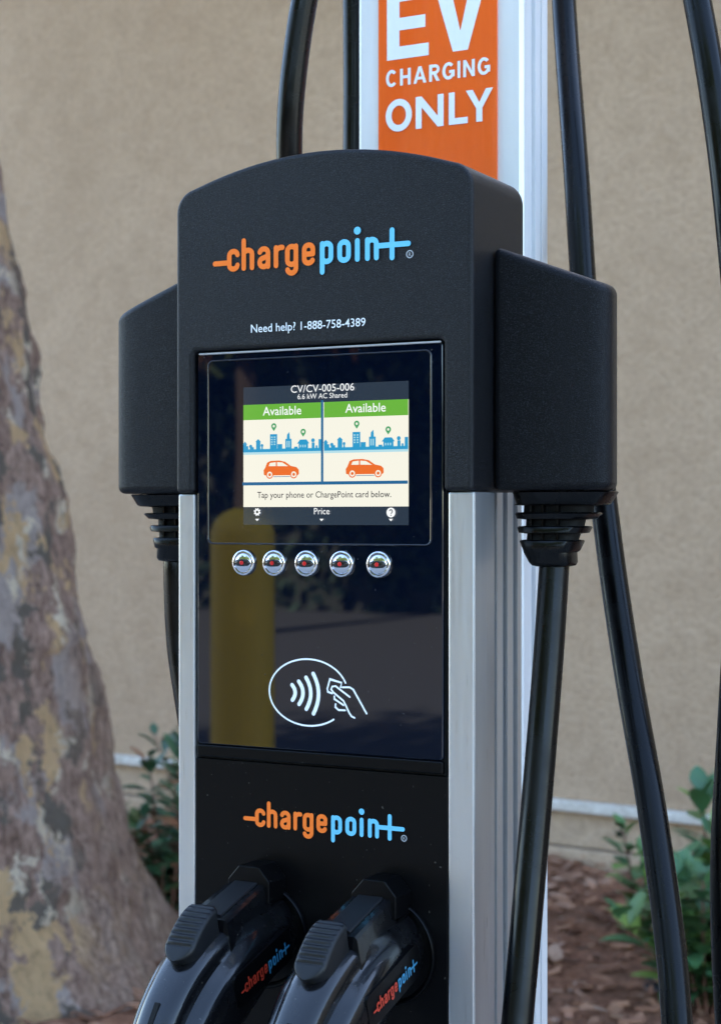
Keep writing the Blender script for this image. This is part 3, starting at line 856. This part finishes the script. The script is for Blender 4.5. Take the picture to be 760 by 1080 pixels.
# ------------------------------------------------------------------ sign on the mast
sg = thing('sign', 'glossy orange sign with large white capitals on the mast above the station', 'sign', (0, 0, 0))
bm = bmesh.new(); box(bm, -.0447, .0478, .1680, .1697, Z0+.10, Z0+.56)
obj('sign_panel', bm, M['sign_orange'], sg)
a = Art(.1678, .00003)
def sgn(u, v): return face(u, v, .168)
def put(fn, x, z, H, adv=0):
    fn(x, z, H)
def gl(ch, x, z, H, W, s):
    """one bold sans capital: left x, baseline z, cap height H, width W, stem s"""
    def pl(l): a.poly([(x+p[0]*W, z+p[1]*H) for p in l])
    t = s/W; v = s/H
    if ch == 'E':
        pl([(0, 0), (1, 0), (1, v*.9), (t, v*.9), (t, .5-v*.45), (.92, .5-v*.45), (.92, .5+v*.45), (t, .5+v*.45), (t, 1-v*.9), (1, 1-v*.9), (1, 1), (0, 1)])
    elif ch == 'V': pl([(0, 1), (t*1.15, 1), (.5, .28), (1-t*1.15, 1), (1, 1), (.5+t*.55, 0), (.5-t*.55, 0)])
    elif ch == 'H': pl([(0, 0), (t, 0), (t, .5-v*.45), (1-t, .5-v*.45), (1-t, 0), (1, 0), (1, 1), (1-t, 1), (1-t, .5+v*.45), (t, .5+v*.45), (t, 1), (0, 1)])
    elif ch == 'I': pl([(0, 0), (1, 0), (1, 1), (0, 1)])
    elif ch == 'L': pl([(0, 0), (1, 0), (1, v*.95), (t, v*.95), (t, 1), (0, 1)])
    elif ch == 'N': pl([(0, 0), (t, 0), (t, .66), (1-t, 0), (1, 0), (1, 1), (1-t, 1), (1-t, .34), (t, 1), (0, 1)])
    elif ch == 'Y': pl([(.5-t*.5, 0), (.5+t*.5, 0), (.5+t*.5, .42), (1, 1), (1-t*1.15, 1), (.5, .6), (t*1.15, 1), (0, 1), (.5-t*.5, .42)])
    elif ch == 'A':
        pl([(0, 0), (t*1.05, 0), (.5, .74), (1-t*1.05, 0), (1, 0), (.5+t*.52, 1), (.5-t*.52, 1)])
        pl([(.25, .22), (.75, .22), (.70, .22+v*.85), (.30, .22+v*.85)])
    elif ch in 'OCG':
        r1, r2 = .5*W-s*.5, .5*H-s*.5+.012*H
        c = (x+.5*W, z+.5*H)
        if ch == 'O': a.stroke(arc(c[0], c[1], r1, r2, 0, 352.5, 47), s, closed=True)
        else:
            a.stroke(arc(c[0], c[1], r1, r2, 42, 318 if ch == 'C' else 335, 40), s, rnd=False)
            if ch == 'G':
                pl([(.55, .36), (1, .36), (1, .36+v*.9), (.55, .36+v*.9)]); pl([(1-t, .14), (1, .14), (1, .40), (1-t, .40)])
    elif ch == 'R':
        pl([(0, 0), (t, 0), (t, 1), (0, 1)])
        rr = .29*H-s*.45
        a.stroke([(x+t*W*.5, z+H-s*.5), (x+W*.55, z+H-s*.5)]+arc(x+W*.55, z+H-s*.5-rr, W*.45-s*.5, rr, 85, -85, 12)+[(x+W*.55, z+H-s*.5-2*rr), (x+t*W*.5, z+H-s*.5-2*rr)], s*.95, rnd=False)
        pl([(.38, .42), (.38+t*1.1, .42), (1.02, 0), (1.02-t*1.25, 0)])
# two big capitals, then two smaller lines
e0 = sgn(408, 62); e1 = sgn(452, 56); v0 = sgn(457, 56); v1 = sgn(514, 50)
gl('E', e0[0], Z0+.3295, .050, e1[0]-e0[0], .0100); gl('V', v0[0], Z0+.3295, .050, v1[0]-v0[0], .0105)
def line(word, x0, x1, z, H, s, wid, gap):
    tot = sum(wid[c] for c in word)+gap*(len(word)-1); k = (x1-x0)/tot; x = x0
    for c in word:
        gl(c, x, z, H, wid[c]*k, s); x += (wid[c]+gap)*k
wid = dict(C=.82, H=.76, A=.92, R=.74, G=.86, I=.20, N=.80, O=1.02, L=.6, Y=.92)
xa, xb = sgn(407, 85)[0], sgn(517, 78)[0]
line('CHARGING', xa, xb, Z0+.3103, .0120, .0023, wid, .19)
xa, xb = sgn(407, 128)[0], sgn(520, 115)[0]
for c_, x_, w_ in (('O', 0, .25), ('N', .286, .262), ('L', .595, .175), ('Y', .752, .248)):
    gl(c_, xa+(xb-xa)*x_, Z0+.2778, .0228, (xb-xa)*w_, .0047)
a.build('lettering', [M['sign_white']], sg)

# ------------------------------------------------------------------ plugs
def superloop(d, z, tilt, wd, up, dn, n, seg=48, groove=0.0):
    t = R(tilt); nd, nz = math.sin(t), math.cos(t); lp = []
    for k in range(seg):
        p = 2*math.pi*k/seg; c, s = math.cos(p), math.sin(p); e = 2/n
        bx = wd*math.copysign(abs(c)**e, c); nn = (up if s > 0 else dn)*math.copysign(abs(s)**e, s)
        pd = math.degrees(p)
        for g0 in (44, 136):
            f = 1-groove*math.exp(-((pd-g0)/13)**2); bx *= f; nn *= f
        lp.append((bx, -(d+nd*nn), z+nz*nn))
    return lp
def make_plug(label):
    t = thing('charging_plug', label, 'charging plug', (0, 0, 0), 0, 'plugs in the holsters of the station')
    S = [(-.002, .001, 10, .0250, .0240, .0260, 2.3, 0), (.022, -.003, 11, .0255, .0245, .0265, 2.4, .0), (.028, -.004, 11, .0262, .026, .0275, 2.5, .05), (.05, -.010, 14, .0276, .0285, .032, 2.6, .15),
         (.072, -.019, 22, .0280, .0292, .035, 2.5, .22), (.088, -.030, 32, .0266, .0292, .036, 2.4, .25), (.103, -.046, 45, .0246, .0285, .033, 2.3, .24), (.117, -.070, 58, .0228, .0268, .028, 2.2, .14),
         (.129, -.102, 69, .0212, .024, .0235, 2.2, .05), (.137, -.140, 76, .0196, .0215, .0215, 2.2, 0), (.143, -.185, 81, .0182, .0195, .0195, 2.2, 0), (.146, -.222, 84, .0170, .018, .018, 2.1, 0), (.147, -.232, 85, .0130, .013, .013, 2, 0)]
    # smooth the stations
    Q = []
    for i in range(len(S)-1):
        for k in range(5):
            f = k/5
            p0, p1, p2, p3 = S[max(i-1, 0)], S[i], S[i+1], S[min(i+2, len(S)-1)]
            Q.append(tuple(.5*(2*p1[j]+(p2[j]-p0[j])*f+(2*p0[j]-5*p1[j]+4*p2[j]-p3[j])*f*f+(3*p1[j]-p0[j]-3*p2[j]+p3[j])*f**3) for j in range(8)))
    Q.append(S[-1])
    bm = bmesh.new(); loft(bm, [superloop(*q[:7], groove=max(0, q[7])) for q in Q])
    body = obj('handle_body', bm, M['plug'], t, 60)
    # flat latch cover on top
    bm = bmesh.new(); loops = []
    for k in range(13):
        d = .016+.050*k/12; zt = .0345-(d-.016)*.27; hwid = .0130+.002*k/12
        loops.append([(x_, -d, z_) for x_, z_ in ((-hwid-.0035, zt-.020), (-hwid, zt-.0016), (-hwid+.0016, zt), (hwid-.0016, zt), (hwid, zt-.0016), (hwid+.0035, zt-.020))])
    loft(bm, loops)
    lc = obj('latch_cover', bm, M['plug'], t, 30)
    bm = bmesh.new()
    loft(bm, [[(x_, -d, .0345-(d-.016)*.27+z_) for x_, z_ in ((-.0085, -.002), (-.0085, .0006), (-.0078, .0012), (.0078, .0012), (.0085, .0006), (.0085, -.002))] for d in (.018, .03, .045, .0625)])
    obj('latch_strip', bm, M['trigger'], lc, 30)
    # ribbed release button
    bm = bmesh.new(); n = 100; loops = []
    path = catmull([(.0640, .0285), (.0710, .0288), (.0790, .0255), (.0880, .0188), (.0955, .0108), (.1010, .0035)], 24)
    LN = len(path); acc = [0.0]
    for p0, p1 in zip(path, path[1:]): acc.append(acc[-1]+(p1-p0).length)
    TL = acc[-1]; W0 = .0104; E0, E1 = .007, .0105
    for i, p in enumerate(path):
        q = acc[i]; f = q/TL
        a0, b0 = path[max(i-1, 0)], path[min(i+1, LN-1)]
        tv = (Vector((b0.x, b0.y))-Vector((a0.x, a0.y))).normalized(); nv = Vector((-tv.y, tv.x))
        hwid = W0
        if q > TL-E1: hwid = W0*max(.12, math.sqrt(max(0, 1-((q-TL+E1)/E1)**2)))
        if q < E0: hwid = W0*max(.55, math.sqrt(max(0, 1-((E0-q)/E0)**2)))
        rib = .0005*math.sin(q/.0043*2*math.pi) if .005 < q < TL-.009 else 0
        def off(h): c_ = Vector((p.x, p.y))+nv*h; return -c_.x, c_.y
        sec = [(-1.06, -.020), (-1.0, -.0030), (-.95, -.0012), (-.84, -.0002), (-.74, rib), (-.35, rib), (.35, rib), (.74, rib), (.84, -.0002), (.95, -.0012), (1.0, -.0030), (1.06, -.020)]
        loops.append([(hwid*k_, *off(h)) for k_, h in sec])
    loft(bm, loops)
    obj('release_button', bm, M['trigger'], t, 60)
    # dark slot below the button
    bm = bmesh.new(); pts = [(.1165, -.0170), (.1230, -.0260), (.1318, -.0405), (.1400, -.0575), (.1462, -.0750)]
    loops = []
    for d, z in pts:
        loops.append([(-.0016, -(d-.006), z-.004), (-.0016, -(d+.0006), z+.0003), (.0016, -(d+.0006), z+.0003), (.0016, -(d-.006), z-.004)])
    loft(bm, loops)
    obj('handle_slot', bm, M['gap'], body)
    # label plate with the small wordmark on the right flank
    tl = R(15); c_, s_ = math.cos(tl), math.sin(tl)
    def onflank(p, q, y_):      # p runs towards the panel, q up
        d = .078-p*c_-q*s_*-1*0; return (y_, -(.076-p*c_+q*s_), -.0205+p*s_+q*c_)
    bm = bmesh.new()
    o1 = rrect(-.001, .066, -.0085, .0125, .004)
    A_ = [bm.verts.new(onflank(p, q, .0283)) for p, q in o1]; B_ = [bm.verts.new(onflank(p, q, .0240)) for p, q in o1]
    bm.faces.new(A_)
    for k in range(len(o1)): bm.faces.new((B_[k], B_[(k+1) % len(o1)], A_[(k+1) % len(o1)], A_[k]))
    bmesh.ops.recalc_face_normals(bm, faces=bm.faces)
    pl = obj('label_plate', bm, M['panel'], t)
    a = Art(0, .00002, xf=lambda p, q, y_: onflank(p, q, .02895-y_))
    logo(a, .004, -.0015, .0068, 0, 1)
    a.build('logo', [M['red'], M['blue2']], pl)
    # tail of the handle
    bm = bmesh.new()
    tube(bm, [(0, -.1465, -.226), (0, -.148, -.24), (0, -.1495, -.262)], [.0135, .0125, .0105], 20)
    obj('strain_boot', bm, M['rubber'], t, 60)
    return t
p1 = make_plug('black charging plug in the left holster, half hidden behind the other')
p1.location = (HX[0], 0, HZ)
p2 = copy_tree(p1)
p2.location = (HX[1], 0, HZ)
p2['label'] = 'black charging plug in the right holster, its red and blue wordmark fully visible'

# ------------------------------------------------------------------ cables
CR = .0092
def cable(label, pts, n=10):
    bm = bmesh.new(); tube(bm, catmull(pts, n), CR, 20)
    return tag(obj('charging_cable', bm, M['rubber'], None, 180), label, 'cable', 'charging cables of the station')
def zz_(p): return (p[0], p[1], Z0+p[2])
cable('black cable leaving the right strain relief and bulging along the right picture edge',
      [zz_(p) for p in ((.137, .049, -.020), (.138, .035, -.085), (.1385, .017, -.160), (.140, -.006, -.240), (.142, -.030, -.320), (.146, -.052, -.42), (.155, -.06, -.55), (.18, -.04, -.7), (.22, .0, -.8), (.255, .06, -.8), (.262, .1, -.68), (.25, .118, -.54), (.235, .118, -.42),
       (.2265, .116, -.314), (.2228, .118, -.22), (.2240, .132, -.12), (.2262, .146, -.01), (.2235, .152, .1), (.2150, .153, .2), (.2040, .156, .28), (.187, .168, .36), (.165, .185, .46), (.155, .185, .6), (.17, .17, .8), (.3, .12, 1.145))])
cable('black cable passing behind the right side housing and slanting down to the right',
      [zz_(p) for p in ((.1, .19, 1.12), (.06, .27, .8), (.045, .3, .5), (.050, .292, .395), (.083, .230, .250), (.103, .200, .12), (.126, .172, .0), (.1515, .140, -.095), (.185, .094, -.190), (.214, .046, -.290), (.232, -.005, -.4), (.235, -.06, -.52), (.22, -.11, -.66), (.17, -.16, -.78), (.1, -.19, -.78), (.055, -.16, -.62), (HX[1], -.1485, -.52))])
cable('black cable rising from behind the left side of the rounded head',
      [zz_(p) for p in ((-.139, .052, -.022), (-.139, .049, -.034), (-.137, .05, -.086), (-.126, .047, -.137), (-.114, .045, -.194), (-.108, .08, -.4), (-.11, .16, -.7), (-.1, .17, -.5), (-.1, .17, -.25), (-.095, .17, -.05), (-.0865, .15, .12), (-.082, .116, .19), (-.0772, .096, .26), (-.0672, .091, .33), (-.052, .092, .40), (-.036, .1, .47), (-.03, .12, .6), (-.12, .14, .85), (-.3, .12, 1.145))])
cable('straight black cable directly beside the left edge of the white mast',
      [zz_(p) for p in ((-.1, .19, 1.12), (-.093, .215, .8), (-.0915, .22, .395), (-.0915, .22, .28), (-.092, .215, 0), (-.1, .2, -.6), (-.15, .1, -.85), (-.13, -.1, -.88), (-.06, -.17, -.75), (-.045, -.157, -.6), (HX[0], -.1485, -.52))])
